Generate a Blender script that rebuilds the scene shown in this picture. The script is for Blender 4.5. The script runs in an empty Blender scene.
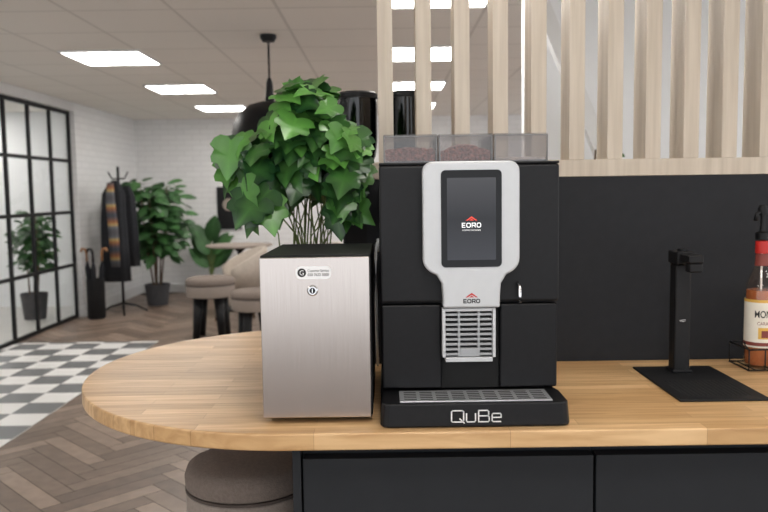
import bpy, bmesh, math, random
from mathutils import Vector, Matrix
random.seed(7)
S=bpy.context.scene
COL=S.collection
try:
    S.view_settings.view_transform='Standard'
except Exception: pass

# ---------------------------------------------------------------- materials
def newmat(name):
    m=bpy.data.materials.new(name); m.use_nodes=True
    nt=m.node_tree; b=nt.nodes['Principled BSDF']
    return m,nt,b
def M(name,color,rough=.5,metal=0.,noise=0.,nscale=20.,bump=0.,bscale=60.,spec=.5,emit=None,estr=0.,stretch=None):
    m,nt,b=newmat(name)
    b.inputs['Base Color'].default_value=(*color,1)
    b.inputs['Roughness'].default_value=rough
    b.inputs['Metallic'].default_value=metal
    b.inputs['Specular IOR Level'].default_value=spec
    if emit:
        b.inputs['Emission Color'].default_value=(*emit,1); b.inputs['Emission Strength'].default_value=estr
    tc=nt.nodes.new('ShaderNodeTexCoord'); mp=nt.nodes.new('ShaderNodeMapping')
    nt.links.new(tc.outputs['Object'],mp.inputs['Vector'])
    if stretch: mp.inputs['Scale'].default_value=stretch
    if noise>0:
        n=nt.nodes.new('ShaderNodeTexNoise'); n.inputs['Scale'].default_value=nscale; n.inputs['Detail'].default_value=4
        r=nt.nodes.new('ShaderNodeValToRGB')
        r.color_ramp.elements[0].position=.3; r.color_ramp.elements[1].position=.7
        r.color_ramp.elements[0].color=(*[max(0,c*(1-noise)) for c in color],1)
        r.color_ramp.elements[1].color=(*[min(1,c*(1+noise)) for c in color],1)
        nt.links.new(mp.outputs[0],n.inputs['Vector']); nt.links.new(n.outputs['Fac'],r.inputs['Fac'])
        nt.links.new(r.outputs['Color'],b.inputs['Base Color'])
    if bump>0:
        n=nt.nodes.new('ShaderNodeTexNoise'); n.inputs['Scale'].default_value=bscale; n.inputs['Detail'].default_value=3
        u=nt.nodes.new('ShaderNodeBump'); u.inputs['Strength'].default_value=bump; u.inputs['Distance'].default_value=.01
        nt.links.new(mp.outputs[0],n.inputs['Vector']); nt.links.new(n.outputs['Fac'],u.inputs['Height'])
        nt.links.new(u.outputs[0],b.inputs['Normal'])
    return m
def glassmat(name,tint,fac,rough=.05,edge=.7):
    m=bpy.data.materials.new(name); m.use_nodes=True; nt=m.node_tree
    for n in list(nt.nodes): nt.nodes.remove(n)
    o=nt.nodes.new('ShaderNodeOutputMaterial'); t=nt.nodes.new('ShaderNodeBsdfTransparent'); g=nt.nodes.new('ShaderNodeBsdfGlossy')
    t.inputs['Color'].default_value=(*tint,1); g.inputs['Roughness'].default_value=rough
    mx=nt.nodes.new('ShaderNodeMixShader'); fr=nt.nodes.new('ShaderNodeLayerWeight'); fr.inputs['Blend'].default_value=.5
    pw=nt.nodes.new('ShaderNodeMath'); pw.operation='POWER'; pw.inputs[1].default_value=5
    ml=nt.nodes.new('ShaderNodeMath'); ml.operation='MULTIPLY_ADD'; ml.inputs[1].default_value=edge; ml.inputs[2].default_value=fac; ml.use_clamp=True
    nt.links.new(fr.outputs['Facing'],pw.inputs[0]); nt.links.new(pw.outputs[0],ml.inputs[0]); nt.links.new(ml.outputs[0],mx.inputs[0])
    nt.links.new(t.outputs[0],mx.inputs[1]); nt.links.new(g.outputs[0],mx.inputs[2]); nt.links.new(mx.outputs[0],o.inputs[0])
    return m
def brickwall(name,axis,color):
    m,nt,b=newmat(name); b.inputs['Roughness'].default_value=.6
    tc=nt.nodes.new('ShaderNodeTexCoord'); s=nt.nodes.new('ShaderNodeSeparateXYZ'); c=nt.nodes.new('ShaderNodeCombineXYZ')
    nt.links.new(tc.outputs['Object'],s.inputs[0]); nt.links.new(s.outputs[axis],c.inputs[0]); nt.links.new(s.outputs[2],c.inputs[1])
    br=nt.nodes.new('ShaderNodeTexBrick'); br.inputs['Scale'].default_value=1
    br.inputs['Brick Width'].default_value=.225; br.inputs['Row Height'].default_value=.075; br.inputs['Mortar Size'].default_value=.005
    br.inputs['Color1'].default_value=(*color,1); br.inputs['Color2'].default_value=(*[k*.96 for k in color],1); br.inputs['Mortar'].default_value=(*[k*.86 for k in color],1)
    nt.links.new(c.outputs[0],br.inputs['Vector']); nt.links.new(br.outputs['Color'],b.inputs['Base Color'])
    u=nt.nodes.new('ShaderNodeBump'); u.inputs['Strength'].default_value=.3; u.inputs['Distance'].default_value=.01; u.invert=True
    nt.links.new(br.outputs['Fac'],u.inputs['Height']); nt.links.new(u.outputs[0],b.inputs['Normal'])
    return m
def ceilmat():
    m,nt,b=newmat('ceiling_tiles'); b.inputs['Roughness'].default_value=.9
    tc=nt.nodes.new('ShaderNodeTexCoord'); mp=nt.nodes.new('ShaderNodeMapping'); mp.inputs['Location'].default_value=(-.01,-.3,0)
    nt.links.new(tc.outputs['Object'],mp.inputs[0])
    br=nt.nodes.new('ShaderNodeTexBrick'); br.offset=0; br.inputs['Scale'].default_value=1
    br.inputs['Brick Width'].default_value=.6; br.inputs['Row Height'].default_value=.6; br.inputs['Mortar Size'].default_value=.010
    br.inputs['Color1'].default_value=(.88,.84,.79,1); br.inputs['Color2'].default_value=(.86,.82,.77,1); br.inputs['Mortar'].default_value=(.70,.665,.62,1)
    nt.links.new(mp.outputs[0],br.inputs['Vector']); nt.links.new(br.outputs['Color'],b.inputs['Base Color'])
    return m
def woodtop():
    m,nt,b=newmat('oak_staves'); b.inputs['Roughness'].default_value=.36
    tc=nt.nodes.new('ShaderNodeTexCoord')
    br=nt.nodes.new('ShaderNodeTexBrick'); br.inputs['Scale'].default_value=1; br.offset=.37
    br.inputs['Brick Width'].default_value=.42; br.inputs['Row Height'].default_value=.042; br.inputs['Mortar Size'].default_value=.0006
    br.inputs['Color1'].default_value=(.74,.50,.265,1); br.inputs['Color2'].default_value=(.54,.33,.15,1); br.inputs['Mortar'].default_value=(.42,.25,.11,1)
    nt.links.new(tc.outputs['Object'],br.inputs['Vector'])
    mp=nt.nodes.new('ShaderNodeMapping'); mp.inputs['Scale'].default_value=(3,45,20); nt.links.new(tc.outputs['Object'],mp.inputs[0])
    n=nt.nodes.new('ShaderNodeTexNoise'); n.inputs['Scale'].default_value=1.6; n.inputs['Detail'].default_value=6; n.inputs['Distortion'].default_value=.6
    nt.links.new(mp.outputs[0],n.inputs['Vector'])
    r=nt.nodes.new('ShaderNodeValToRGB'); r.color_ramp.elements[0].position=.3; r.color_ramp.elements[0].color=(.74,.67,.58,1); r.color_ramp.elements[1].position=.62; r.color_ramp.elements[1].color=(1.0,1.0,1.0,1)
    nt.links.new(n.outputs['Fac'],r.inputs[0])
    mx=nt.nodes.new('ShaderNodeMixRGB'); mx.blend_type='MULTIPLY'; mx.inputs[0].default_value=1
    nt.links.new(br.outputs['Color'],mx.inputs[1]); nt.links.new(r.outputs[0],mx.inputs[2]); nt.links.new(mx.outputs[0],b.inputs['Base Color'])
    return m
def palewood():
    m,nt,b=newmat('pale_oak'); b.inputs['Roughness'].default_value=.5
    tc=nt.nodes.new('ShaderNodeTexCoord'); mp=nt.nodes.new('ShaderNodeMapping'); mp.inputs['Scale'].default_value=(40,25,2)
    nt.links.new(tc.outputs['Object'],mp.inputs[0])
    n=nt.nodes.new('ShaderNodeTexNoise'); n.inputs['Scale'].default_value=1.5; n.inputs['Detail'].default_value=5; nt.links.new(mp.outputs[0],n.inputs['Vector'])
    r=nt.nodes.new('ShaderNodeValToRGB'); r.color_ramp.elements[0].position=.3; r.color_ramp.elements[0].color=(.50,.425,.335,1); r.color_ramp.elements[1].position=.7; r.color_ramp.elements[1].color=(.63,.55,.45,1)
    nt.links.new(n.outputs['Fac'],r.inputs[0]); nt.links.new(r.outputs[0],b.inputs['Base Color'])
    return m
def attrmat(name,c0,c1,rough,spec=.5,bumpgrain=False):
    m,nt,b=newmat(name); b.inputs['Roughness'].default_value=rough; b.inputs['Specular IOR Level'].default_value=spec
    a=nt.nodes.new('ShaderNodeAttribute'); a.attribute_name='col'
    r=nt.nodes.new('ShaderNodeValToRGB'); r.color_ramp.elements[0].color=(*c0,1); r.color_ramp.elements[1].color=(*c1,1)
    nt.links.new(a.outputs['Fac'],r.inputs[0])
    tc=nt.nodes.new('ShaderNodeTexCoord'); n=nt.nodes.new('ShaderNodeTexNoise'); n.inputs['Scale'].default_value=14; n.inputs['Detail'].default_value=4
    nt.links.new(tc.outputs['Object'],n.inputs['Vector'])
    mr=nt.nodes.new('ShaderNodeMapRange'); mr.inputs[1].default_value=.3; mr.inputs[2].default_value=.7; mr.inputs[3].default_value=.82; mr.inputs[4].default_value=1.12
    nt.links.new(n.outputs['Fac'],mr.inputs[0])
    mx=nt.nodes.new('ShaderNodeMixRGB'); mx.blend_type='MULTIPLY'; mx.inputs[0].default_value=1
    nt.links.new(r.outputs[0],mx.inputs[1]); nt.links.new(mr.outputs[0],mx.inputs[2]); nt.links.new(mx.outputs[0],b.inputs['Base Color'])
    return m
def checkmat():
    m,nt,b=newmat('checker_tiles'); b.inputs['Roughness'].default_value=.35
    tc=nt.nodes.new('ShaderNodeTexCoord'); mp=nt.nodes.new('ShaderNodeMapping'); mp.inputs['Location'].default_value=(.1,.05,.1)
    nt.links.new(tc.outputs['Object'],mp.inputs[0])
    c=nt.nodes.new('ShaderNodeTexChecker'); c.inputs['Scale'].default_value=1/.26
    c.inputs['Color1'].default_value=(.82,.81,.79,1); c.inputs['Color2'].default_value=(.17,.175,.18,1)
    nt.links.new(mp.outputs[0],c.inputs['Vector']); nt.links.new(c.outputs['Color'],b.inputs['Base Color'])
    return m
def plaid():
    m,nt,b=newmat('plaid_wool'); b.inputs['Roughness'].default_value=.9
    tc=nt.nodes.new('ShaderNodeTexCoord')
    w=nt.nodes.new('ShaderNodeTexWave'); w.bands_direction='Z'; w.inputs['Scale'].default_value=.8
    nt.links.new(tc.outputs['Object'],w.inputs['Vector'])
    r=nt.nodes.new('ShaderNodeValToRGB'); e=r.color_ramp.elements; e[0].color=(.05,.06,.08,1); e[1].color=(.08,.08,.09,1)
    x=e.new(.35); x.color=(.30,.12,.05,1); x=e.new(.6); x.color=(.42,.30,.12,1); x=e.new(.8); x.color=(.12,.13,.15,1)
    nt.links.new(w.outputs['Fac'],r.inputs[0]); nt.links.new(r.outputs[0],b.inputs['Base Color'])
    return m

mBlack=M('black_plastic',(.0065,.0065,.0075),.42,noise=.15,nscale=90,spec=.25)
mBlackSat=M('satin_black',(.010,.010,.011),.5,noise=.15,nscale=40,spec=.25)
mGlossBlk=M('gloss_black',(.004,.004,.005),.1,spec=.25)
mSplash=M('charcoal_panel',(.018,.019,.022),.6,noise=.08,nscale=30,spec=.22)
mCab=M('charcoal_cabinet',(.018,.020,.023),.55,noise=.05,nscale=20,spec=.25)
mDark=M('void_shade',(.004,.004,.004),.8,noise=.1)  # near-black colour standing in for shade inside recesses and slots
mSilver=M('silver_paint',(.52,.53,.54),.36,metal=.15,noise=.015,nscale=60)
def steelmat():
    m,nt,b=newmat('brushed_steel'); b.inputs['Metallic'].default_value=1; b.inputs['Roughness'].default_value=.24
    tc=nt.nodes.new('ShaderNodeTexCoord'); mp=nt.nodes.new('ShaderNodeMapping'); mp.inputs['Scale'].default_value=(700,700,8)
    nt.links.new(tc.outputs['Object'],mp.inputs[0])
    n=nt.nodes.new('ShaderNodeTexNoise'); n.inputs['Scale'].default_value=1; n.inputs['Detail'].default_value=2; nt.links.new(mp.outputs[0],n.inputs['Vector'])
    r=nt.nodes.new('ShaderNodeValToRGB'); r.color_ramp.elements[0].position=.3; r.color_ramp.elements[0].color=(.50,.45,.42,1); r.color_ramp.elements[1].position=.7; r.color_ramp.elements[1].color=(.54,.49,.46,1)
    nt.links.new(n.outputs['Fac'],r.inputs[0]); nt.links.new(r.outputs[0],b.inputs['Base Color'])
    return m
mSteel=steelmat()
mChrome=M('chrome',(.7,.7,.71),.2,metal=1,noise=.03)
mTraySteel=M('tray_steel',(.55,.56,.58),.28,metal=.6,noise=.04)
mGrille=M('grille_steel',(.36,.37,.38),.35,metal=.5,noise=.04)
mWhite=M('white_print',(.8,.8,.8),.5,noise=.03)
mWhiteGlow=M('white_pixels',(.7,.7,.7),.5,emit=(1,1,1),estr=.55)
mRedGlow=M('red_pixels',(.6,.05,.03),.5,emit=(.8,.06,.03),estr=.4)
mRed=M('red_print',(.50,.02,.015),.5,noise=.05)
mBlkPrint=M('black_print',(.015,.015,.015),.6,noise=.05)
def displaymat():
    m,nt,b=newmat('display'); b.inputs['Base Color'].default_value=(.01,.01,.012,1); b.inputs['Roughness'].default_value=.2; b.inputs['Specular IOR Level'].default_value=.3
    tc=nt.nodes.new('ShaderNodeTexCoord'); s=nt.nodes.new('ShaderNodeSeparateXYZ'); nt.links.new(tc.outputs['Generated'],s.inputs[0])
    r=nt.nodes.new('ShaderNodeValToRGB'); e=r.color_ramp.elements; e[0].color=(.035,.037,.045,1); e[1].color=(.055,.055,.06,1); x=e.new(.5); x.color=(.010,.011,.014,1)
    nt.links.new(s.outputs[2],r.inputs[0]); nt.links.new(r.outputs[0],b.inputs['Emission Color']); b.inputs['Emission Strength'].default_value=1
    return m
mScreen=displaymat()
mWood=woodtop(); mPale=palewood()
mCeil=ceilmat()
mWallY=brickwall('white_brick_side',1,(.82,.82,.82)); mWallX=brickwall('white_brick_back',0,(.85,.85,.85))
mPlaster=M('white_plaster',(.85,.86,.87),.8,noise=.02,nscale=3)
mSkirt=M('white_trim',(.7,.7,.7),.5,noise=.03)
mPaleFloor=M('pale_vinyl',(.55,.54,.52),.4,noise=.04,nscale=5)
mFloorW=attrmat('herringbone_oak',(.14,.098,.074),(.31,.228,.175),.40)
mCheck=checkmat()
mSlab=M('floor_joint',(.04,.03,.024),.8,noise=.1)
mGlass=glassmat('clear_glass',(.94,.955,.955),.03,.02,.6)
mSmoke=glassmat('smoked_plastic',(.80,.78,.77),.06,.1,.5)
mDarkGlass=glassmat('dark_glass',(.12,.12,.13),.06,.1,.6)
mLeaf=attrmat('ivy_leaf',(.005,.032,.012),(.12,.34,.06),.30)
mLeaf2=attrmat('fig_leaf',(.014,.05,.016),(.07,.19,.055),.45)
mStem=M('green_stem',(.10,.14,.04),.6,noise=.3)
mTrunk=M('bark',(.14,.09,.055),.8,noise=.3)
mPotG=M('grey_pot',(.05,.05,.055),.7,noise=.15)
mEdge=M('hopper_edging',(.16,.16,.165),.4,noise=.05)
mSoil=M('soil',(.02,.014,.01),1,noise=.4,nscale=80,bump=.6)
mFabric=M('taupe_fabric',(.21,.17,.145),.95,noise=.12,nscale=120,bump=.4,bscale=300)
mFabric2=M('beige_fabric',(.32,.27,.235),.95,noise=.1,nscale=120,bump=.4,bscale=300)
mPiping=M('dark_piping',(.09,.07,.06),.9,noise=.1)
mCream=M('cream_upholstery',(.46,.40,.34),.85,noise=.06,nscale=30)
mCoat=M('dark_wool',(.012,.013,.017),.95,noise=.3,nscale=30)
mPlaid=plaid()
mBeans=M('coffee_beans',(.27,.10,.075),.5,noise=.7,nscale=160,bump=1,bscale=150)
mPowder=M('milk_powder',(.55,.50,.47),.8,noise=.15,nscale=60,bump=.6)
mTan=M('tan_handle',(.35,.17,.07),.5,noise=.2)
mPanel=M('light_diffuser',(.9,.9,.9),.6,emit=(1,.965,.92),estr=17)
mFrameW=M('white_metal',(.75,.75,.75),.4,noise=.02)
mSyrup=glassmat('syrup_glass',(.96,.92,.88),.04,.04,.6)
mLabelC=M('cream_label',(.78,.74,.64),.6,noise=.05)
mMaroon=M('maroon_print',(.20,.04,.03),.6,noise=.05)
mYellow=M('gold_print',(.7,.42,.08),.5,noise=.1)
mLiquid=M('syrup_liquid',(.36,.12,.045),.15,noise=.15)

# ---------------------------------------------------------------- helpers
def fin(name,bm,mats,parent=None,smooth=False,bevel=0,seg=2,recalc=True):
    if recalc: bmesh.ops.recalc_face_normals(bm,faces=bm.faces)
    me=bpy.data.meshes.new(name); bm.to_mesh(me); bm.free()
    if not isinstance(mats,(list,tuple)): mats=[mats]
    for m in mats: me.materials.append(m)
    if smooth:
        for p in me.polygons: p.use_smooth=True
    o=bpy.data.objects.new(name,me); COL.objects.link(o)
    if bevel>0:
        md=o.modifiers.new('bevel','BEVEL'); md.width=bevel; md.segments=seg; md.limit_method='ANGLE'; md.angle_limit=math.radians(40)
    if parent is not None:
        o.parent=parent; o.matrix_parent_inverse=Matrix.Translation(-parent.location)
    return o
def bb(bm,x0,x1,y0,y1,z0,z1,mi=0):
    v=[bm.verts.new(p) for p in [(x0,y0,z0),(x1,y0,z0),(x1,y1,z0),(x0,y1,z0),(x0,y0,z1),(x1,y0,z1),(x1,y1,z1),(x0,y1,z1)]]
    for f in [(3,2,1,0),(4,5,6,7),(0,1,5,4),(1,2,6,5),(2,3,7,6),(3,0,4,7)]:
        fa=bm.faces.new([v[i] for i in f]); fa.material_index=mi
def box(name,x0,x1,y0,y1,z0,z1,mat,parent=None,bevel=0,seg=2):
    bm=bmesh.new(); bb(bm,x0,x1,y0,y1,z0,z1); return fin(name,bm,mat,parent,bevel=bevel,seg=seg)
def boxes(name,lst,mat,parent=None,bevel=0):
    bm=bmesh.new()
    for b in lst: bb(bm,*b)
    return fin(name,bm,mat,parent,bevel=bevel)
def lathe_bm(bm,prof,c,seg=32,sx=1,sy=1):
    rings=[]
    for r,z in prof:
        if r<1e-6: rings.append([bm.verts.new((c[0],c[1],c[2]+z))])
        else: rings.append([bm.verts.new((c[0]+sx*r*math.cos(2*math.pi*i/seg),c[1]+sy*r*math.sin(2*math.pi*i/seg),c[2]+z)) for i in range(seg)])
    for a,b in zip(rings,rings[1:]):
        for i in range(seg):
            j=(i+1)%seg
            if len(a)==1 and len(b)==1: continue
            if len(a)==1: bm.faces.new((a[0],b[i],b[j]))
            elif len(b)==1: bm.faces.new((a[i],a[j],b[0]))
            else: bm.faces.new((a[i],a[j],b[j],b[i]))
def lathe(name,prof,c,mat,parent=None,seg=32,sx=1,sy=1,smooth=True):
    bm=bmesh.new(); lathe_bm(bm,prof,c,seg,sx,sy)
    o=fin(name,bm,mat,parent,smooth=smooth)
    if smooth:
        md=o.modifiers.new('es','EDGE_SPLIT'); md.split_angle=math.radians(45)
    return o
def tube_bm(bm,pts,r,seg=8,r1=None):
    pts=[Vector(p) for p in pts]; n=len(pts); rings=[]
    up=Vector((0,0,1))
    for i,p in enumerate(pts):
        t=(pts[min(i+1,n-1)]-pts[max(i-1,0)]).normalized()
        a=t.cross(up)
        if a.length<.05: a=t.cross(Vector((0,1,0)))
        a.normalize(); b=t.cross(a)
        rr=r if r1 is None else r+(r1-r)*i/(n-1)
        rings.append([bm.verts.new(p+a*rr*math.cos(2*math.pi*k/seg)+b*rr*math.sin(2*math.pi*k/seg)) for k in range(seg)])
    for a,b in zip(rings,rings[1:]):
        for k in range(seg):
            j=(k+1)%seg; bm.faces.new((a[k],a[j],b[j],b[k]))
    bm.faces.new(rings[0]); bm.faces.new(rings[-1])
def tube(name,pts,r,mat,parent=None,seg=10,r1=None):
    bm=bmesh.new(); tube_bm(bm,pts,r,seg,r1); return fin(name,bm,mat,parent,smooth=True)
def prism(name,outline,y0,y1,mat,parent=None,bevel=0,seg=3):
    bm=bmesh.new()
    a=[bm.verts.new((x,y0,z)) for x,z in outline]; b=[bm.verts.new((x,y1,z)) for x,z in outline]
    bm.faces.new(a); bm.faces.new(b)
    n=len(a)
    for i in range(n): bm.faces.new((a[i],a[(i+1)%n],b[(i+1)%n],b[i]))
    return fin(name,bm,mat,parent,bevel=bevel,seg=seg)
def rrect(x0,x1,z0,z1,r,n=6):
    out=[]
    for cx,cz,a0 in [(x1-r,z1-r,0),(x0+r,z1-r,90),(x0+r,z0+r,180),(x1-r,z0+r,270)]:
        for i in range(n+1):
            a=math.radians(a0+90*i/n); out.append((cx+r*math.cos(a),cz+r*math.sin(a)))
    return out
def thing(name,loc,label,cat,group=None):
    e=bpy.data.objects.new(name,None); e.empty_display_size=.05; e.location=loc; COL.objects.link(e)
    e['label']=label; e['category']=cat
    if group: e['group']=group
    return e
def tag(o,label,cat,group=None):
    o['label']=label; o['category']=cat
    if group: o['group']=group
    return o
def struct(o): o['kind']='structure'; return o
def text(name,s,cx,y,cz,w,h,mat,parent,wrap=None,off=0,side=None):
    cu=bpy.data.curves.new(name,'FONT'); cu.body=s; cu.size=1; cu.offset=off; cu.extrude=0.0; cu.align_x='CENTER'
    t=bpy.data.objects.new(name,cu); COL.objects.link(t)
    bpy.context.view_layer.update()
    me=bpy.data.meshes.new_from_object(t.evaluated_get(bpy.context.evaluated_depsgraph_get()))
    bpy.data.objects.remove(t)
    xs=[v.co.x for v in me.vertices]; ys=[v.co.y for v in me.vertices]
    bw=max(xs)-min(xs); bh=max(ys)-min(ys); mx=(max(xs)+min(xs))/2; my=(max(ys)+min(ys))/2
    if h is None: h=w*bh/bw
    if wrap:
        bm=bmesh.new(); bm.from_mesh(me); bmesh.ops.triangulate(bm,faces=bm.faces); bm.to_mesh(me); bm.free()
    for v in me.vertices:
        X=(v.co.x-mx)/bw*w; Z=(v.co.y-my)/bh*h
        if wrap:
            ax,ay,R,a0=wrap; a=X/R+a0
            v.co=(ax+R*math.sin(a),ay-R*math.cos(a),cz+Z)
        else: v.co=(cx+X,y,cz+Z)
    me.materials.clear(); me.materials.append(mat)
    o=bpy.data.objects.new(name,me); COL.objects.link(o)
    if parent is not None:
        o.parent=parent; o.matrix_parent_inverse=Matrix.Translation(-parent.location)
    return o
def strokes(name,lines,x0,y,z0,sc,t,mat,parent):
    bm=bmesh.new()
    for L in lines:
        for (a,b),(c_,d) in zip(L,L[1:]):
            p=Vector((x0+a*sc,z0+b*sc)); q=Vector((x0+c_*sc,z0+d*sc)); dr=(q-p).normalized(); nn=Vector((-dr.y,dr.x))*t/2; p=p-dr*t*.4; q=q+dr*t*.4
            bm.faces.new([bm.verts.new((w_.x,y,w_.y)) for w_ in (p+nn,p-nn,q-nn,q+nn)])
    return fin(name,bm,mat,parent)
def copy_thing(e,loc,rot=0):
    n=e.copy(); n.location=loc; n.rotation_euler=(0,0,rot); COL.objects.link(n)
    for ch in list(e.children):
        c=ch.copy(); COL.objects.link(c); c.parent=n; c.matrix_parent_inverse=ch.matrix_parent_inverse.copy()
    return n

IVY=[(0.10,-0.10),(0.28,-0.13),(0.44,-0.04),(0.54,0.12),(0.40,0.25),(0.48,0.42),(0.44,0.56),(0.27,0.60),(0.14,0.80)]
OVA=[(0.12,.03),(0.26,.2),(0.33,.42),(0.28,.65),(0.14,.87)]
def leaf(bm,lay,p,d,nrm,size,shape,val,curl=.25,fold=.35,smooth=False):
    y=Vector(d).normalized(); z=Vector(nrm); z=(z-y*z.dot(y))
    if z.length<1e-3: z=y.orthogonal()
    z.normalize(); x=y.cross(z)
    def P(a,b):
        return Vector(p)+size*(x*a+y*b+z*(abs(a)*fold-curl*b*b-.35*a*a))
    m0=bm.verts.new(P(0,0)); m1=bm.verts.new(P(0,.42)); m2=bm.verts.new(P(0,1))
    for sgn in (1,-1):
        o=[bm.verts.new(P(a*sgn,b)) for a,b in shape]
        vs=[m0]+o+[m2]
        for a,b in zip(vs,vs[1:]):
            f=bm.faces.new((m1,a,b)) if sgn>0 else bm.faces.new((m1,b,a))
            f.smooth=smooth
            for l in f.loops:
                c=min(1,val+(.28 if l.vert in (m0,m1,m2) else 0)); l[lay]=(c,c,c,1)
def leafmesh(name,leaves,shape,mat,parent,smooth=False):
    bm=bmesh.new(); lay=bm.loops.layers.float_color.new('col')
    for L in leaves: leaf(bm,lay,*L[:4],shape,*L[4:],smooth=smooth)
    return fin(name,bm,mat,parent,recalc=False)

# ---------------------------------------------------------------- room shell
CZ=2.465
struct(box('ceiling',-6.6,4.5,-2.5,11.2,CZ,CZ+.08,mCeil))
struct(box('wall_back',-6.6,4.5,11,11.2,0,CZ,mWallX))
struct(box('wall_left',-3.62,-3.50,8.84,10.998,0,CZ-.002,mWallY))
struct(box('wall_outer',-6.6,-6.5,-2.5,11,0,CZ,mPlaster))
struct(box('wall_corridor',-6.498,-3.622,9.75,9.85,0,CZ-.002,mPlaster))
struct(box('reflection_wall',-6.498,4.398,-2.5,-2.4,0,.45,mSkirt))  # unseen low wall, added to darken the fridge door's lower reflection
struct(boxes('wall_right',[(4.4,4.5,-2.5,11,0,.8),(4.4,4.5,4.12,11,2.3,CZ),(4.4,4.5,-2.5,4.12,2.3,CZ)],mPlaster))  # unseen wall; its long opening is shaped to let world light in
struct(box('wall_inner',.74,4.398,4.0,4.12,0,CZ-.002,mPlaster))
struct(box('baseboard_back',-3.498,4.4,10.975,10.998,.001,.12,mSkirt))
struct(box('baseboard_left',-3.498,-3.475,8.84,10.974,.001,.12,mSkirt))
bm=bmesh.new()
pp=[(.73,3.86,2.455),(1.76,3.86,.001)]
v=[]
for (x,y,z) in pp:
    for dx,dy in((-.04,-.03),(.04,-.03),(.04,.03),(-.04,.03)): v.append(bm.verts.new((x+dx,y+dy,z)))
for i in range(4): bm.faces.new((v[i],v[(i+1)%4],v[4+(i+1)%4],v[4+i]))
bm.faces.new(v[:4]); bm.faces.new(v[4:])
struct(fin('trim_1',bm,mFrameW))

# floor : herringbone planks + checker tiles
bm=bmesh.new(); lay=bm.loops.layers.float_color.new('col')
bb(bm,-6.6,4.5,-2.5,11.2,-.1,-.002,1)
W=.1;N=6
TX0,TX1,TY0,TY1=-3.58,-2.18,1.6,7.3
c45=math.cos(math.radians(45))
def tr(u,v): return ((u-v)*c45-1.5,(u+v)*c45+4.0)
g=.0018
def plank(u0,u1,v0,v1):
    ce=tr((u0+u1)/2,(v0+v1)/2)
    if not(-3.9<ce[0]<4.2 and -2.1<ce[1]<10.8): return
    if TX0+.3<ce[0]<TX1-.3 and TY0+.3<ce[1]<TY1-.3: return
    vs=[bm.verts.new((*tr(a,b),0)) for a,b in((u0+g,v0+g),(u1-g,v0+g),(u1-g,v1-g),(u0+g,v1-g))]
    f=bm.faces.new(vs); c=random.random()
    for l in f.loops: l[lay]=(c,c,c,1)
R=110
for j in range(-R,R):
    for k in range(-14,15):
        x=j+2*N*k
        if abs(x)<R+N: plank(x*W,(x+N)*W,j*W,(j+1)*W)
        y=j-2*N+1+2*N*k
        if abs(y)<R+N: plank(j*W,(j+1)*W,y*W,(y+N)*W)
bb(bm,TX0,TX1,TY0,TY1,-.001,.003,2)
bb(bm,-6.5,-3.58,-2.4,9.75,-.001,.0025,3)
struct(fin('floor',bm,[mFloorW,mSlab,mCheck,mPaleFloor],recalc=False))

# glazed partition
win=thing('window_1',(-3.56,5.4,0),'black steel framed glass partition','window')
del win['label']; del win['category']; win['kind']='structure'
L=[]
ys=[8.80-.5*i for i in range(14)]
for y in ys: L.append((-3.575,-3.545,y-.018,y+.018,.0035,2.36))
for z in (.0235,.62,1.22,1.80,2.34): L.append((-3.573,-3.547,ys[-1],ys[0],z-.018,z+.018))
boxes('frame',L,mBlackSat,win)
bm=bmesh.new(); bm.faces.new([bm.verts.new(q) for q in ((-3.56,ys[-1],.03),(-3.56,ys[0],.03),(-3.56,ys[0],2.33),(-3.56,ys[-1],2.33))])
fin('pane',bm,mGlass,win)
struct(box('trim_2',-3.62,-3.50,ys[-1]-.1,8.838,2.362,CZ-.002,mSkirt))

# ceiling lights; rows over and behind the camera are unseen, added for front light
for (x,y) in [(-2.06,6),(-2.0,7.8),(-1.96,9.6),(.31,.6),(.31,2.4),(.31,4.2),(.31,6),(.33,7.8),(.36,9.6),(.31,-1.2),(-2.09,-.6),(-2.09,1.2),(2.71,.6),(2.71,2.4),(-5.1,4.2),(-5.1,6.6),(-5.1,9),(2.71,6),(2.71,8.4)]:
    e=thing('ceiling_light',(x,y,CZ),'square recessed white panel light in tiled ceiling','ceiling light','ceiling panel lights')
    box('diffuser',x-.28,x+.28,y-.28,y+.28,CZ-.012,CZ-.001,mPanel,e)
    boxes('frame',[(x-.298,x+.298,y-.298,y-.281,CZ-.016,CZ-.001),(x-.298,x+.298,y+.281,y+.298,CZ-.016,CZ-.001),(x-.298,x-.281,y-.28,y+.28,CZ-.016,CZ-.001),(x+.281,x+.298,y-.28,y+.28,CZ-.016,CZ-.001)],mFrameW,e)

# ---------------------------------------------------------------- worktop
DY=-.02
bm=bmesh.new()
cx,cy,Rr=-.21,2.245,.645
YF=1.60
out=[(1.85,YF)]
for i in range(0,97):
    a=math.radians(270-180*i/96); out.append((cx+Rr*math.cos(a),cy+Rr*math.sin(a)))
for i in range(1,18):
    a=math.radians(90-2.5*i)
    if cx+Rr*math.cos(a)<.24: out.append((cx+Rr*math.cos(a),cy+Rr*math.sin(a)))
out+=[(.24,2.402+DY),(-.056,2.402+DY),(-.056,2.279+DY),(1.85,2.279+DY)]
a=[bm.verts.new((x,y,.862)) for x,y in out]; b=[bm.verts.new((x,y,.900)) for x,y in out]
bm.faces.new(a); bm.faces.new(b); n=len(a)
for i in range(n): bm.faces.new((a[i],a[(i+1)%n],b[(i+1)%n],b[i]))
wt=fin('worktop',bm,mWood,bevel=.004,seg=3)
tag(wt,'honey oak butcher-block worktop with a rounded end','worktop')

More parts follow.
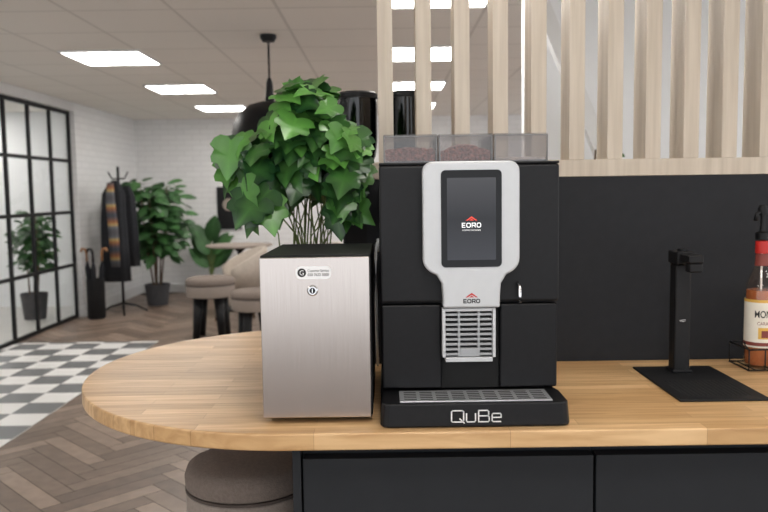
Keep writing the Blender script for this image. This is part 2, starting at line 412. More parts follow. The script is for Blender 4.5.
# cabinets
for i in range(3):
    x0=-.209+i*.672; x1=x0+.670
    e=thing('cabinet',(x0+.335,1.97,0),'matt charcoal base cabinet with handleless front under the worktop','cabinet','base cabinets')
    boxes('body',[(x0,x0+.018,1.655,2.255,0.002,.860),(x0+.018,x1,1.70,2.255,0.002,.860)] if i==0 else [(x0,x1,1.70,2.255,0.002,.860)],mCab,e)
    box('drawer_front',x0+(.022 if i==0 else .002),x1-.002,1.66,1.698,.50,.823,mCab,e,bevel=.002)
    box('door',x0+(.022 if i==0 else .002),x1-.002,1.66,1.698,.08,.495,mCab,e,bevel=.002)

# divider
e=thing('room_divider',(.9,2.34,0),'charcoal half-height divider topped with pale oak rail and vertical slats','room divider')
box('panel',-.05,1.85,2.283+DY,2.397+DY,.002,1.447,mSplash,e)
box('rail',-.052,1.852,2.28+DY,2.402+DY,1.448,1.497,mPale,e,bevel=.001)
for i in range(17):
    xr=.033+.1115*i
    s=box('slat',xr-.044,xr,2.285+DY,2.397+DY,1.498,CZ-.002,mPale,e)

# ---------------------------------------------------------------- small fridge
f=thing('mini_fridge',(-.153,1.905,.900),'small milk fridge with brushed steel door and black casing','fridge')
FX0,FX1=-.274,-.029
boxes('casing',[(FX0,FX1,1.695,2.06,.912,1.2745)],mBlackSat,f,bevel=.002)
box('door',FX0+.0025,FX1-.0025,1.67,1.693,.914,1.2715,mSteel,f,bevel=.0015,seg=2)
for sx in (FX0+.03,FX1-.03):
    for sy in (1.73,2.03): lathe('foot',[(0,0.0005),(.012,.0005),(.012,.012),(0,.012)],(sx,sy,.900),mBlack,f,16)
bm=bmesh.new(); lathe_bm(bm,[(0,0),(.012,0),(.012,.004),(.009,.007),(0,.007)],(0,0,0),28)
bmesh.ops.rotate(bm,verts=bm.verts,cent=(0,0,0),matrix=Matrix.Rotation(math.radians(90),3,'X')); bmesh.ops.translate(bm,verts=bm.verts,vec=(-.156,1.67,1.199))
fin('lock',bm,mChrome,f,smooth=False)
bm=bmesh.new(); bmesh.ops.create_circle(bm,cap_ends=True,segments=24,radius=.0065,matrix=Matrix.Translation((-.156,1.6625,1.199))@Matrix.Rotation(math.radians(90),4,'X'))
fin('lock_barrel',bm,mBlackSat,f)
box('keyhole',-.1570,-.1550,1.6612,1.6622,1.1945,1.2035,mChrome,f)
prism('sticker',rrect(-.192,-.115,1.224,1.252,.010),1.6690,1.6699,mWhite,f)
bm=bmesh.new(); bmesh.ops.create_circle(bm,cap_ends=True,segments=24,radius=.0095,matrix=Matrix.Translation((-.179,1.6687,1.238))@Matrix.Rotation(math.radians(90),4,'X'))
fin('sticker_logo',bm,mBlkPrint,f)
text('logo_letter','G',-.179,1.6683,1.238,.009,.011,mWhite,f)
text('sticker_text','Customer Service',-.143,1.6685,1.2425,.046,.006,mBlkPrint,f)
text('sticker_number','020 7622 5000',-.143,1.6685,1.2335,.046,.006,mBlkPrint,f,off=.01)
f.rotation_euler=(0,0,math.radians(-.3))

# ---------------------------------------------------------------- coffee machine
c=thing('coffee_machine',(.193,1.93,.900),'black bean-to-cup coffee machine with silver-framed touchscreen','coffee machine')
BX0,BX1=-.009,.394
bm=bmesh.new()
ol=[(-.013,2.19),(-.013,1.665),(-.008,1.652),(.004,1.646),(.384,1.646),(.396,1.652),(.401,1.665),(.401,1.75),(.394,1.78),(.394,2.19)]
a=[bm.verts.new((x,y,.902)) for x,y in ol]; b=[bm.verts.new((x+(0.193-x)*.02,y+(.004 if y<1.7 else 0),.954)) for x,y in ol]
bm.faces.new(a); bm.faces.new(b); n=len(a)
for i in range(n): bm.faces.new((a[i],a[(i+1)%n],b[(i+1)%n],b[i]))
fin('base',bm,mBlack,c,bevel=.004,seg=3)
box('body',BX0,BX1,1.775,2.19,.955,1.468,mBlack,c,bevel=.004)
box('upper_door',BX0,BX1,1.742,1.774,1.160,1.470,mBlack,c,bevel=.006,seg=3)
box('lower_panel',BX0+.002,.128,1.750,1.774,.962,1.155,mBlack,c,bevel=.004)
box('lower_panel',.262,BX1-.002,1.750,1.774,.962,1.155,mBlack,c,bevel=.004)
box('niche_shade',.130,.260,1.768,1.774,.958,1.155,mDark,c)  # thin black sheet, its colour stands in for the niche's shade
box('top_deck',BX0,BX1,1.744,2.19,1.4705,1.476,mBlack,c,bevel=.002)
X0=.1926
def fascia_outline():
    pts=[]
    top=1.476; r=.022; hw=.1065; hn=.064
    pts+= [(X0+hw-r+r*math.cos(t),top-r+r*math.sin(t)) for t in [math.radians(90*i/6) for i in range(7)]]
    pts+= [(X0-hw+r-r*math.cos(t),top-r+r*math.sin(t)) for t in [math.radians(90-90*i/6) for i in range(7)]]
    R2=.04
    pts+= [(X0-hw+R2-R2*math.cos(t),1.262-R2*.9*math.sin(t)) for t in [math.radians(75*i/6) for i in range(7)]]
    pts+= [(X0-hn-.008,1.218),(X0-hn-.001,1.206),(X0-hn+.001,1.175),(X0-hn+.001,1.153)]
    pts+= [(X0+hn-.001,1.153),(X0+hn-.001,1.175),(X0+hn+.001,1.206),(X0+hn+.008,1.218)]
    pts+= [(X0+hw-R2+R2*math.cos(t),1.262-R2*.9*math.sin(t)) for t in [math.radians(75-75*i/6) for i in range(7)]]
    return pts
prism('fascia',fascia_outline(),1.706,1.7415,mSilver,c,bevel=.005,seg=4)
prism('screen_glass',rrect(X0-.0665,X0+.0665,1.244,1.457,.010),1.7035,1.7058,mGlossBlk,c,bevel=.0008)
prism('display',rrect(X0-.0535,X0+.0535,1.260,1.440,.001,1),1.7025,1.7033,mScreen,c)
def chevron(name,cx,y,z,w,mat,par):
    h=w*.28
    o=[(cx-w/2,z),(cx,z+h*1.3),(cx+w/2,z),(cx+w/2-w*.16,z),(cx,z+h*.75),(cx-w/2+w*.16,z)]
    bm=bmesh.new(); v=[bm.verts.new((a,y,b)) for a,b in o]
    bm.faces.new((v[0],v[1],v[4],v[5])); bm.faces.new((v[1],v[2],v[3],v[4]))
    o2=[(cx-w*.2,z),(cx,z+h*.55),(cx+w*.2,z)]
    bm.faces.new([bm.verts.new((a,y,b)) for a,b in o2])
    fin(name,bm,mat,par)
chevron('screen_logo',X0,1.7020,1.3465,.026,mRedGlow,c)
def rndO(x): return [(x+.25,0),(x+.05,.15),(x,.3),(x,.7),(x+.05,.85),(x+.25,1),(x+.65,1),(x+.85,.85),(x+.9,.7),(x+.9,.3),(x+.85,.15),(x+.65,0),(x+.25,0)]
EORO=[[(.7,1),(0,1),(0,0),(.7,0)],[(0,.5),(.65,.5)],rndO(1.1),[(2.4,0),(2.4,1),(3.1,1),(3.2,.9),(3.2,.52),(3.1,.45),(2.4,.45)],[(2.85,.45),(3.25,0)],rndO(3.6)]
strokes('screen_text',EORO,X0-.0205,1.7020,1.332,.0090,.0017,mWhiteGlow,c)
text('screen_caption','COFFEE MACHINES',X0,1.7020,1.3255,.040,.0032,mWhiteGlow,c)
chevron('fascia_logo',X0,1.7055,1.1765,.028,mRed,c)
strokes('fascia_text',EORO,X0-.0175,1.7055,1.1645,.0078,.0021,mBlkPrint,c)
# brew spout grille
gx0,gx1=.128,.247
L=[(gx0,gx0+.007,1.714,1.74,1.04,1.151),(gx1-.007,gx1,1.714,1.74,1.04,1.151),(gx0+.007,gx1-.007,1.714,1.74,1.144,1.151),(gx0+.007,gx1-.007,1.714,1.74,1.030,1.040),
   (gx0+.007,gx1-.007,1.735,1.767,1.03,1.15)]
boxes('spout_housing',L,mSilver,c,bevel=.0012)
box('grille_back',gx0+.0075,gx1-.0075,1.730,1.7345,1.041,1.1435,mDark,c)
L=[(gx0+.035,gx0+.040,1.718,1.7295,1.0415,1.143),(gx1-.040,gx1-.035,1.718,1.7295,1.0415,1.143),(gx0+.040,gx1-.040,1.7175,1.7295,1.0415,1.060)]
for i in range(9):
    z=1.0440+i*.0112
    L.append((gx0+.0075,gx1-.0075,1.719,1.7295,z,z+.0052))
boxes('grille',L,mGrille,c,bevel=.0006)
tube('steam_lever',[(.300,1.735,1.205),(.302,1.722,1.195),(.303,1.72,1.175),(.303,1.72,1.162)],.004,mChrome,c)
# drip tray
gx0,gx1,gy0,gy1=.030,.362,1.657,1.747
box('drip_tray',gx0,gx1,gy0,gy1,.9545,.9575,mTraySteel,c,bevel=.0008)
L=[]
nx=9; cw=(gx1-gx0-.012)/nx
for k in range(nx):
    xa=gx0+.006+k*cw+.004; xb=xa+cw-.008
    for q in range(5):
        y=gy0+.012+q*.0145
        L.append((xa,xb,y,y+.005,.9574,.9578))
boxes('tray_slot_shade',L,mDark,c)  # dark strips on the solid plate, painting the shade of open slots
QU=[[(.1,0),(0,.1),(0,.9),(.1,1),(.95,1),(1.05,.9),(1.05,.1),(.95,0),(.1,0)],[(.72,.28),(1.1,-.1)],
 [(1.3,.72),(1.3,.1),(1.4,0),(1.98,0),(2.08,.1),(2.08,.72)],
 [(2.35,0),(2.35,1),(3.12,1),(3.22,.9),(3.22,.6),(3.12,.52),(2.35,.52)],[(3.12,.52),(3.27,.42),(3.27,.1),(3.17,0),(2.35,0)],
 [(3.52,.37),(4.3,.37),(4.3,.62),(4.2,.72),(3.62,.72),(3.52,.62),(3.52,.1),(3.62,0),(4.25,0)]]
strokes('model_lettering',QU,.1945-.0535,1.6450,.914,.0249,.0028,mWhite,c)
# hoppers
hz0,hz1=1.4765,1.536
hx=[.0,.1245,.249,.373]
for i in range(3):
    a0,a1=hx[i]+.0025,hx[i+1]-.0025
    boxes('bean_hopper',[(a0,a1,1.762,1.765,hz0,hz1),(a0,a1,2.0,2.003,hz0,hz1),(a0,a0+.002,1.765,2.0,hz0,hz1),(a1-.002,a1,1.765,2.0,hz0,hz1)],mSmoke,c)
    box('hopper_lid',a0-.0003,a1+.0003,1.760,2.005,hz1+.0003,hz1+.003,mSmoke,c)
    boxes('hopper_edge',[(a0-.0005,a0+.002,1.7590,1.7618,hz0,hz1),(a1-.002,a1+.0005,1.7590,1.7618,hz0,hz1),(a0,a1,1.7590,1.7618,hz1-.0025,hz1),(a0,a1,1.7590,1.7618,hz0,hz0+.003)],mEdge,c)
    bm=bmesh.new()
    top=[.030,.024,.007][i]
    nx,ny=14,18; gr={}
    for p in range(nx):
        for q in range(ny):
            u=p/(nx-1); w_=q/(ny-1)
            x=a0+.004+(a1-a0-.008)*u; y=1.767+.23*w_
            hgt=top+(random.random()-.5)*.004+([.004,.018,.003][i])*math.sin(math.pi*u)*math.sin(math.pi*min(1,w_+.25))
            gr[p,q]=bm.verts.new((x,y,hz0+hgt))
    for p in range(nx-1):
        for q in range(ny-1): bm.faces.new((gr[p,q],gr[p+1,q],gr[p+1,q+1],gr[p,q+1]))
    lo={}
    for p in range(nx): lo[p]=bm.verts.new((gr[p,0].co.x,1.767,hz0+.0005))
    for p in range(nx-1): bm.faces.new((lo[p],lo[p+1],gr[p+1,0],gr[p,0]))
    fin('coffee_fill',bm,mBeans if i<2 else mPowder,c)
c.location.y-=.022

tb=tube('milk_hose',[(-.022,2.21,.905),(-.024,2.2,1.0),(-.024,2.20,1.12),(-.024,2.2,1.22),(-.022,2.22,1.26),(-.018,2.225,1.275),(-.017,2.21,1.24)],.004,mSilver)
tag(tb,'thin pale milk hose looping between fridge and coffee machine','hose')

# ---------------------------------------------------------------- grinders behind
def grinder(x,y,lab):
    e=thing('coffee_grinder',(x,y,.900),lab,'coffee grinder','tall coffee grinders')
    box('base',x-.065,x+.065,y-.09,y+.09,.9015,.93,mBlack,e,bevel=.006)
    box('body',x-.055,x+.055,y-.02,y+.085,.9305,1.40,mBlackSat,e,bevel=.008)
    lathe('grinding_head',[(0,0),(.062,0),(.066,.01),(.066,.09),(.05,.10),(0,.10)],(x,y+.02,1.4005),mBlack,e)
    tube('chute',[(x,y-.03,1.42),(x,y-.07,1.39),(x,y-.075,1.34)],.014,mBlack,e)
    lathe('glass_hopper',[(.045,0),(.060,.03),(.066,.08),(.066,.222),(.063,.222),(.063,.08),(.057,.032),(.043,.002)],(x,y+.02,1.502),mDarkGlass,e)
    lathe('beans',[(0,.002),(.042,.003),(.054,.033),(.060,.08),(.060,.10),(0,.115)],(x,y+.02,1.502),mBeans,e)
    lathe('lid',[(0,0),(.069,0),(.069,.016),(.06,.022),(0,.024)],(x,y+.02,1.7245),mBlack,e)
grinder(-.083,2.62,'tall black coffee grinder with smoked hopper behind the leafy plant')
grinder(.088,2.62,'tall black coffee grinder with smoked hopper behind the slatted divider')

# ---------------------------------------------------------------- leafy plant behind the fridge
p=thing('potted_ivy',(-.235,2.37,.900),'lush green lobed-leaf plant in dark pot behind the fridge','potted plant')
pc=(-.235,2.37)
lathe('pot',[(0,0.0005),(.062,.0005),(.084,.15),(.088,.17),(.080,.17),(.076,.15),(0,.149)],(pc[0],pc[1],.900),mPotG,p)
lathe('soil',[(0,0),(.074,0),(.06,.006),(0,.008)],(pc[0],pc[1],1.050),mSoil,p)
random.seed(33)
leaves=[]
C=Vector((-.235,2.27,1.52))
def okp(q):
    if q.z>1.585 and q.x<-.355: return False
    if q.z>1.64 and q.x<-.31: return False
    if q.z>1.585 and q.x>-.115: return False
    if q.z<1.42 and q.x<-.425: return False
    if q.x<-.475 or q.x>-.028: return False
    if q.x>-.065 and q.y>2.19: return False
    if q.z>1.735: return False
    if q.z<1.295 and (q.y<2.10 or q.x<-.30): return False
    if q.z<1.26: return False
    return True
def addleaf(pos,size,outw,val=None,dz=-.65):
    for _ in range(14):
        d=(outw*.5+Vector((random.uniform(-.6,.6),random.uniform(-.4,.2),dz+random.uniform(-.1,.35)))).normalized()
        nrm=(outw*.6+Vector((random.uniform(-.6,.6),-.5,.45+random.uniform(-.5,.6)))).normalized()
        if okp(pos) and okp(pos+d*size) and okp(pos+d*size*.4+Vector((.4*size,0,0))) and okp(pos+d*size*.4-Vector((.4*size,0,0))):
            leaves.append((pos,d,nrm,size,(random.uniform(0,.18) if random.random()<.6 else random.uniform(.35,.8)) if val is None else val,random.uniform(-.05,.4),random.uniform(-.1,.35))); return
for i in range(420):
    u=random.uniform(-1,1); th=random.uniform(0,2*math.pi); r=random.uniform(.4,1)**.6
    s=math.sqrt(1-u*u); o=Vector((s*math.cos(th),s*math.sin(th),u))
    pos=C+Vector((o.x*.24*r,o.y*.15*r,o.z*.19*r+.035))
    if pos.z<1.44 and -.285<pos.x<-.165: continue
    if i%3==0 and -.3<pos.x<-.14 and pos.z<1.5: continue
    addleaf(pos,random.uniform(.065,.115),o)
for (x,y,z) in [(-.42,2.2,1.52),(-.42,2.18,1.48),(-.39,2.2,1.43),(-.36,2.10,1.41),(-.33,2.08,1.40),(-.38,2.15,1.40),(-.31,2.10,1.42),(-.36,2.15,1.45),(-.41,2.2,1.49),(-.42,2.15,1.56),(-.32,2.10,1.40),(-.385,2.10,1.44),(-.34,2.12,1.40),(-.30,2.12,1.40)]:
    o=(Vector((x,y,z))-C).normalized(); addleaf(Vector((x,y,z)),random.uniform(.09,.12),o)
for k in range(40):
    x=random.uniform(-.14,-.06); z=random.uniform(1.37,1.66); y=random.uniform(2.08,2.17)
    o=(Vector((x,y,z))-C).normalized(); addleaf(Vector((x,y,z)),random.uniform(.07,.11),o)
for (x,y,z) in [(-.22,2.25,1.70),(-.18,2.25,1.715),(-.25,2.25,1.69),(-.16,2.25,1.69),(-.20,2.22,1.71),(-.24,2.2,1.68)]:
    addleaf(Vector((x,y,z)),.075,Vector((random.uniform(-.6,.6),-.3,.3)),.5,.1)
leafmesh('foliage',leaves,IVY,mLeaf,p,True)
bm=bmesh.new()
for i in range(30):
    L=random.choice(leaves)[0]
    b0=Vector((pc[0]+random.uniform(-.06,.07),pc[1]+random.uniform(-.06,.02),1.05))
    mid=b0.lerp(L,.55)+Vector((0,.01,.03)); mid.x=b0.x+(L.x-b0.x)*.35
    b1=b0.lerp(mid,.5)+Vector((random.uniform(-.01,.01),0,.02))
    tube_bm(bm,[b0,b1,mid,L],.003,6,.0016)
fin('stems',bm,mStem,p,smooth=True)

# ---------------------------------------------------------------- black tap
t=thing('water_tap',(.815,1.98,.900),'matt black square column tap with short spout on drip plate','tap')
box('drip_plate',.703,.922,1.80,2.150,.9005,.906,mBlackSat,t,bevel=.002)
boxes('drip_slot_shade',[(.73+.012*i,.734+.012*i,1.83,1.98,.9061,.9066) for i in range(14)],mDark,t)  # black strips laid on the plate in place of shaded slot openings
box('column',.790,.834,2.070,2.114,.9065,1.205,mBlackSat,t,bevel=.006,seg=3)
box('column_foot',.785,.839,2.065,2.119,.9066,.914,mBlackSat,t,bevel=.002)
box('tap_head',.786,.838,2.050,2.118,1.2055,1.240,mBlackSat,t,bevel=.004,seg=3)
boxes('spout',[(.792,.832,1.985,2.0495,1.214,1.236)],mBlackSat,t,bevel=.004)
box('spout_outlet',.794,.830,1.985,2.018,1.190,1.2135,mBlackSat,t,bevel=.005,seg=3)
lathe('button',[(0,0),(.012,0),(.012,.005),(0,.006)],(.812,2.085,1.2405),mBlack,t)
text('tap_logo','HOT',.812,2.0695,1.05,.016,.006,mWhite,t)

# ---------------------------------------------------------------- syrup bottle & rack
bx,by=1.062,2.15
s=thing('syrup_bottle',(bx,by,.907),'clear syrup bottle with cream label and black pump in wire rack','syrup bottle')
bz=.907
lathe('glass',[(0,0),(.036,0),(.041,.006),(.041,.205),(.038,.235),(.026,.262),(.016,.285),(.0145,.335),(.0165,.338),(.0165,.348),(0,.348)],(bx,by,bz),mSyrup,s)
lathe('syrup',[(0,.004),(.036,.004),(.038,.010),(.038,.2),(.037,.215),(0,.2155)],(bx,by,bz),mLiquid,s)
lathe('collar',[(.0178,.318),(.0178,.352),(.0,.356),(0,.350),(.0172,.345),(.0172,.318)],(bx,by,bz),mRed,s)
lathe('neck_label',[(.0180,.283),(.0155,.317)],(bx,by,bz),mMaroon,s)
lathe('dip_tube',[(.003,.01),(.003,.34)],(bx,by,bz),mWhite,s,10)
lathe('label_band',[(.0416,.055),(.0416,.19)],(bx,by,bz),mLabelC,s)
lathe('label_top',[(.0420,.182),(.0420,.190)],(bx,by,bz),mYellow,s)
Rl=.0423
text('brand_text','MONIN',0,0,bz+.150,.062,.020,mBlkPrint,s,wrap=(bx,by,Rl,-.05),off=.015)
text('label_text','CARAMEL',0,0,bz+.124,.048,.009,mMaroon,s,wrap=(bx,by,Rl,-.05))
bm=bmesh.new()
def patch(a0,a1,z0,z1,R):
    nn=8; lo=[];hi=[]
    for i in range(nn+1):
        a=a0+(a1-a0)*i/nn; lo.append(bm.verts.new((bx+R*math.sin(a),by-R*math.cos(a),bz+z0))); hi.append(bm.verts.new((bx+R*math.sin(a),by-R*math.cos(a),bz+z1)))
    for i in range(nn): bm.faces.new((lo[i],lo[i+1],hi[i+1],hi[i]))
patch(-.55,.65,.080,.112,.0422); fin('label_picture',bm,mYellow,s)
bm=bmesh.new(); patch(-.35,.2,.084,.104,.0424); fin('label_picture_detail',bm,mMaroon,s)
lathe('label_stripe',[(.0421,.060),(.0421,.070)],(bx,by,bz),mMaroon,s)
lathe('pump_base',[(0,.3565),(.018,.3565),(.018,.375),(.008,.38),(.006,.41),(.006,.425),(0,.425)],(bx,by,bz),mBlack,s,24)
tube('pump_spout',[(bx+.012,by,bz+.430),(bx-.01,by-.004,bz+.434),(bx-.022,by-.01,bz+.428),(bx-.026,by-.012,bz+.41)],.0055,mBlack,s)
lathe('pump_head',[(0,.425),(.012,.425),(.014,.44),(.010,.452),(0,.454)],(bx,by,bz),mBlack,s,24)
r=thing('wire_rack',(1.15,2.15,.900),'low black wire rack holding the syrup bottle','wire rack')
bm=bmesh.new()
x0,x1,y0,y1=1.005,1.28,2.09,2.21
def loopz(z): tube_bm(bm,[(x0,y0,z),(x1,y0,z),(x1,y1,z),(x0,y1,z),(x0,y0,z)],.0024,6)
loopz(.962); loopz(.9045)
fin('frame_wire',bm,mBlack,r,smooth=True)
bm=bmesh.new()
for x in (x0,1.05,1.096,1.140,1.183,1.227,x1):
    for y in (y0,y1): tube_bm(bm,[(x,y,.9025),(x,y,.962)],.0020,6)
for x in (x0+.02,1.07,1.11,1.17,1.23): tube_bm(bm,[(x,y0,.9048),(x,y1,.9048)],.0018,6)
tube_bm(bm,[(x0,y0,.962),(x0-.012,y0,.975),(x0-.014,y0,.985)],.002,6)
fin('upright_wires',bm,mBlack,r,smooth=True)

# ---------------------------------------------------------------- stools
def stool(x,y,z0=0.002):
    e=thing('round_stool',(x,y,0),'round taupe fabric stool with chunky black legs','stool','round fabric stools')
    lathe('seat',[(0,.395),(.165,.395),(.190,.402),(.196,.42),(.196,.502),(.190,.507)],(x,y,0),mFabric2,e,48)
    lathe('piping',[(.190,.5065),(.1985,.5068),(.1985,.5135),(.190,.514)],(x,y,0),mPiping,e,48)
    lathe('seat_cushion',[(.190,.5145),(.197,.518),(.199,.545),(.190,.566),(.165,.577),(0,.582)],(x,y,0),mFabric,e,48)
    for k in range(4):
        a=math.radians(45+90*k); dx,dy=math.cos(a),math.sin(a)
        bm=bmesh.new(); tube_bm(bm,[(x+dx*.115,y+dy*.115,.3945),(x+dx*.15,y+dy*.15,z0)],.042,14,.027); fin('leg',bm,mBlackSat,e,smooth=True)
    return e
s1=stool(-.405,2.2)
s2=copy_thing(s1,(-1.70,7.46,0)); s3=copy_thing(s1,(-1.14,6.7,0),.4)
for s_ in (s2,s3): s_['label']='round beige fabric stool with chunky black legs on wood floor'
s2.scale=(1.2,1.2,1.04); s3.scale=(1.05,1.05,.98)
s1['label']='round taupe fabric stool tucked under the worktop'; s1.scale=(.93,.93,1.11)

def tubchair(x,y,rot,lab):
    e=thing('tub_chair',(x,y,0),lab,'chair','cream tub chairs')
    bm=bmesh.new(); n=24; rows=[]
    for i in range(n+1):
        a=math.radians(-110+220*i/n); h=.82-.22*(abs(a)/math.radians(110))**2
        co=[]
        for rr,z in ((.27,.40),(.285,.40),(.335,h),(.31,h+.012),(.285,h),(.26,.44)):
            co.append(bm.verts.new((x+rr*math.sin(a),y+rr*math.cos(a),z)))
        rows.append(co)
    for a_,b_ in zip(rows,rows[1:]):
        for k in range(6): bm.faces.new((a_[k],a_[(k+1)%6],b_[(k+1)%6],b_[k]))
    bm.faces.new(rows[0]); bm.faces.new(rows[-1])
    fin('backrest',bm,mCream,e,smooth=True)
    lathe('seat',[(0,.36),(.24,.36),(.255,.38),(.255,.45),(.23,.475),(0,.485)],(x,y,0),mCream,e)
    for dx,dy in((.16,.16),(-.16,.16),(.16,-.16),(-.16,-.16)):
        tube('leg',[(x+dx,y+dy,.359),(x+dx*1.35,y+dy*1.35,.003)],.018,mTrunk,e,r1=.011)
    e.rotation_euler=(0,0,rot)
tubchair(-1.60,8.3,math.radians(-70),'cream upholstered tub chair at round table')
tubchair(-.80,8.7,math.radians(-60),'cream upholstered tub chair facing round table')
e=thing('round_table',(-1.75,9.3,0),'small round pale table on slim pedestal','table')
lathe('table_top',[(0,.765),(.38,.765),(.40,.772),(.40,.79),(0,.792)],(-1.75,9.3,0),mFabric2,e)
lathe('pedestal',[(0,.003),(.24,.003),(.23,.02),(.035,.03),(.03,.7),(.1,.763),(0,.7645)],(-1.75,9.3,0),mBlackSat,e)

# ---------------------------------------------------------------- pendant
X,Y=-.755,5.25
e=thing('pendant_lamp',(X,Y,CZ),'black dome pendant lamp hanging from ceiling','pendant lamp')
lathe('ceiling_rose',[(0,-.001),(.055,-.001),(.055,-.02),(.04,-.045),(0,-.05)],(X,Y,CZ),mBlackSat,e)
tube('rod',[(X,Y,CZ-.05),(X,Y,2.10)],.007,mBlackSat,e)
lathe('lamp_holder',[(0,0.16),(.012,.16),(.022,.13),(.028,.05),(.035,.0),(0,0)],(X,Y,2.02),mBlackSat,e)
prof=[(.03,.245),(.06,.243),(.14,.22),(.21,.165),(.25,.09),(.265,.0)]
lathe('lamp_shade',prof+[(r_-.006,z_-.003) for r_,z_ in reversed(prof)],(X,Y,1.78),mBlack,e,48)
lathe('bulb',[(0,0),(.03,.02),(.035,.05),(.02,.09),(.012,.12),(0,.12)],(X,Y,1.86),mPanel,e,20)

# ---------------------------------------------------------------- background plants
def bgplant(name,x,y,h,spread,n,shape,size,lab,potr=.13,poth=.24,trunks=4,up=.0,mat=mPotG,bare=.3,xmin=-99):
    e=thing(name,(x,y,0),lab,'potted plant')
    lathe('pot',[(0,.003),(potr*.78,.003),(potr,poth),(potr*.92,poth),(potr*.88,poth-.03),(0,poth-.031)],(x,y,0),mat,e,28)
    lathe('soil',[(0,0),(potr*.86,0),(0,.01)],(x,y,poth-.03),mSoil,e,20)
    tips=[]
    bm=bmesh.new()
    for k in range(trunks):
        a=2*math.pi*k/trunks+random.random(); tp=Vector((x+spread*.45*math.cos(a),y+spread*.45*math.sin(a),h*random.uniform(.8,.97)))
        b0=Vector((x+potr*.3*math.cos(a),y+potr*.3*math.sin(a),poth-.025)); mid=b0.lerp(tp,.5)+Vector((random.uniform(-.04,.04),0,.05))
        tube_bm(bm,[b0,mid,tp],.012,6,.005); tips.append((b0,mid,tp))
    fin('trunk',bm,mTrunk,e,smooth=True)
    lv=[]
    for i in range(n):
        b0,mid,tp=random.choice(tips); tt=random.uniform(bare,1)
        q=(b0.lerp(mid,tt*2) if tt<.5 else mid.lerp(tp,tt*2-1))
        a=random.uniform(0,2*math.pi); o=Vector((math.cos(a),math.sin(a),random.uniform(-.1,.5)))
        q=q+o*random.uniform(.02,spread*.62)
        if q.x-size*(1.2 if o.x<0 else .5)<xmin: continue
        lv.append((q,o+Vector((0,0,up+random.uniform(-.7,.2))),Vector((random.uniform(-.3,.3),-.5,.8)),size*random.uniform(.7,1.2),random.uniform(0,.7),random.uniform(.1,.5),.2))
    leafmesh('foliage',lv,shape,mLeaf2,e)
random.seed(5)
bgplant('potted_fig',-2.90,9.75,1.64,.38,380,OVA,.19,'tall green fig plant in dark pot against white brick wall',trunks=6,potr=.16,poth=.27,xmin=-3.44)
bgplant('potted_tree',-4.02,8.75,1.36,.22,260,OVA,.12,'bushy green plant in dark tapered pot behind the glass',potr=.15,poth=.3,xmin=-9)
bgplant('potted_shrub',.98,3.45,1.68,.16,90,OVA,.10,'leafy green plant in dark pot beyond the slatted divider',potr=.12,poth=.3)
px_,py_=-2.40,10.62
e=thing('potted_banana_plant',(px_,py_,0),'small broad-leaved plant in dark pot on wood floor','potted plant')
lathe('pot',[(0,.003),(.10,.003),(.13,.24),(.115,.24),(.11,.21),(0,.209)],(px_,py_,0),mPotG,e)
lv=[];bm=bmesh.new()
for k in range(11):
    a=2*math.pi*k/11+.3; o=Vector((math.cos(a),math.sin(a)*.35,0)); b0=Vector((px_,py_,.21)); q=b0+o*.06+Vector((0,0,.18+.18*(k%3)))
    tube_bm(bm,[b0,b0.lerp(q,.5)+Vector((0,0,.05)),q],.007,6); lv.append((q,o*.55+Vector((0,-.1,.8)),Vector((0,-.6,.6))-o*.3,.36,random.uniform(.1,.8),.3,.15))
leafmesh('foliage',lv,OVA,mLeaf2,e); fin('stems',bm,mStem,e)

# ---------------------------------------------------------------- coat stand, coats, umbrellas
X,Y=-3.12,9.1
e=thing('coat_stand',(X,Y,0),'black metal coat stand hung with coats','coat stand')
tube('pole',[(X,Y,.06),(X,Y,1.74)],.016,mBlackSat,e)
for k in range(4):
    a=math.radians(20+90*k); tube('foot',[(X,Y,.12),(X+.14*math.cos(a),Y+.14*math.sin(a),.09),(X+.27*math.cos(a),Y+.27*math.sin(a),.014)],.011,mBlackSat,e)
for k in range(4):
    a=math.radians(20+90*k); tube('hook',[(X,Y,1.60),(X+.07*math.cos(a),Y+.07*math.sin(a),1.60),(X+.11*math.cos(a),Y+.11*math.sin(a),1.68)],.009,mBlackSat,e)
def loft(name,secs,mat,parent=None,seg=28,wob=.0):
    bm=bmesh.new(); rings=[]
    for (cx,cy,z,rx,ry) in secs:
        rings.append([bm.verts.new((cx+rx*(1+wob*math.sin(5*t))*math.cos(t),cy+ry*(1+wob*math.cos(7*t))*math.sin(t),z)) for t in [2*math.pi*i/seg for i in range(seg)]])
    for a_,b_ in zip(rings,rings[1:]):
        for k in range(seg): bm.faces.new((a_[k],a_[(k+1)%seg],b_[(k+1)%seg],b_[k]))
    bm.faces.new(rings[0]); bm.faces.new(rings[-1])
    return fin(name,bm,mat,parent,smooth=True)
k=loft('hanging_coat',[(X-.03,Y-.14,.40,.17,.08),(X-.03,Y-.14,.8,.155,.085),(X-.03,Y-.14,1.2,.14,.085),(X-.02,Y-.135,1.42,.13,.08),(X-.01,Y-.13,1.52,.08,.06),(X,Y-.12,1.58,.035,.035)],mCoat,wob=.1)
tag(k,'long dark wool coat hanging on coat stand','coat')
k=loft('scarf',[(X+.02,Y-.27,.58,.05,.022),(X+.01,Y-.27,1.0,.055,.025),(X-.01,Y-.27,1.35,.05,.025),(X-.01,Y-.25,1.55,.035,.02)],mPlaid,wob=.12)
tag(k,'orange and grey plaid scarf hanging over dark coat','scarf')
k=loft('hanging_jacket',[(X+.05,Y+.13,.55,.12,.08),(X+.05,Y+.13,1.0,.11,.08),(X+.05,Y+.13,1.38,.09,.075),(X+.05,Y+.12,1.52,.04,.04)],mCoat,wob=.1)
tag(k,'short dark jacket hanging on coat stand','jacket')
X,Y=-3.30,8.72
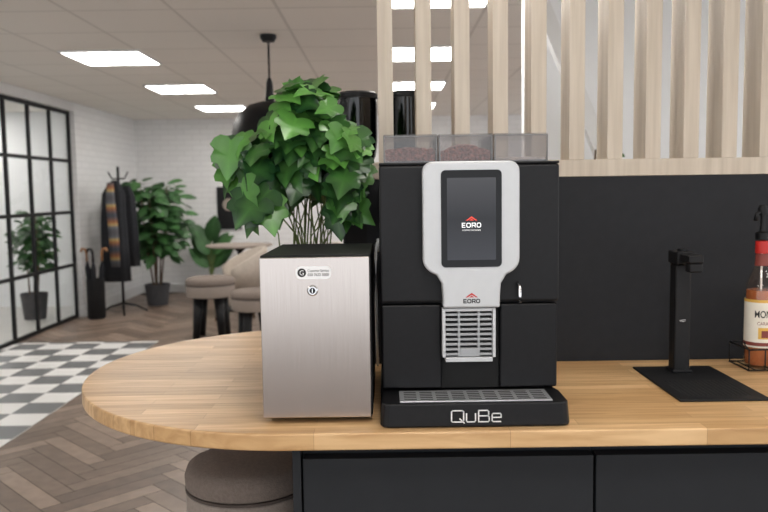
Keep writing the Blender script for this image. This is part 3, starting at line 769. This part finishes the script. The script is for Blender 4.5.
e=thing('umbrella_stand',(X,Y,0),'black cylindrical umbrella stand beside coat stand','umbrella stand')
lathe('bin',[(0,.003),(.085,.003),(.10,.02),(.10,.46),(.094,.46),(.094,.02),(0,.012)],(X,Y,0),mBlackSat,e)
for q,(dx,dy,lab,hm) in enumerate([(-.045,.0,'furled black umbrella with tan hooked handle',mTan),(.04,.02,'furled black umbrella with tan hooked handle',mTan),(.0,-.045,'furled black umbrella with black handle',mBlackSat)]):
    bx_,by_=X+dx,Y+dy
    e=thing('umbrella',(bx_,by_,.02),lab,'umbrella','furled umbrellas')
    loft('canopy',[(bx_,by_,.025,.006,.006),(bx_+dx*.3,by_,.35,.026,.026),(bx_+dx*.8,by_,.58,.03,.03),(bx_+dx*.9,by_,.66,.01,.01)],mCoat,e,seg=12,wob=.15)
    hx_,hz=bx_+dx*.95,.66
    tube('handle',[(hx_,by_,hz),(hx_,by_,hz+.10),(hx_+.015*(1 if dx>0 else -1),by_,hz+.14),(hx_+.05*(1 if dx>0 else -1),by_,hz+.145),(hx_+.062*(1 if dx>0 else -1),by_,hz+.11)],.014,hm,e)

# framed poster
e=thing('framed_poster',(-2.2,10.97,1.2),'dark framed poster with pale circle on white brick wall','poster')
box('frame',-2.37,-2.03,10.965,10.995,.90,1.50,mBlackSat,e,bevel=.003)
bm=bmesh.new(); bmesh.ops.create_circle(bm,cap_ends=True,segments=32,radius=.09,matrix=Matrix.Translation((-2.2,10.963,1.25))@Matrix.Rotation(math.radians(90),4,'X'))
fin('print',bm,mFabric2,e)

# ---------------------------------------------------------------- world, camera
w=bpy.data.worlds.new('world'); S.world=w; w.use_nodes=True
w.node_tree.nodes['Background'].inputs[0].default_value=(.93,.96,1,1); w.node_tree.nodes['Background'].inputs[1].default_value=1.9
cam=bpy.data.cameras.new('cam'); co=bpy.data.objects.new('cam',cam); COL.objects.link(co)
cam.sensor_width=36; cam.lens=36; cam.clip_start=.05
co.matrix_world=Matrix.Translation((0,0,1.414))@Matrix.Rotation(math.radians(85.15),4,'X')@Matrix.Rotation(math.radians(-.8),4,'Z')
cam.dof.use_dof=True; cam.dof.focus_distance=1.75; cam.dof.aperture_fstop=4.5
S.camera=co
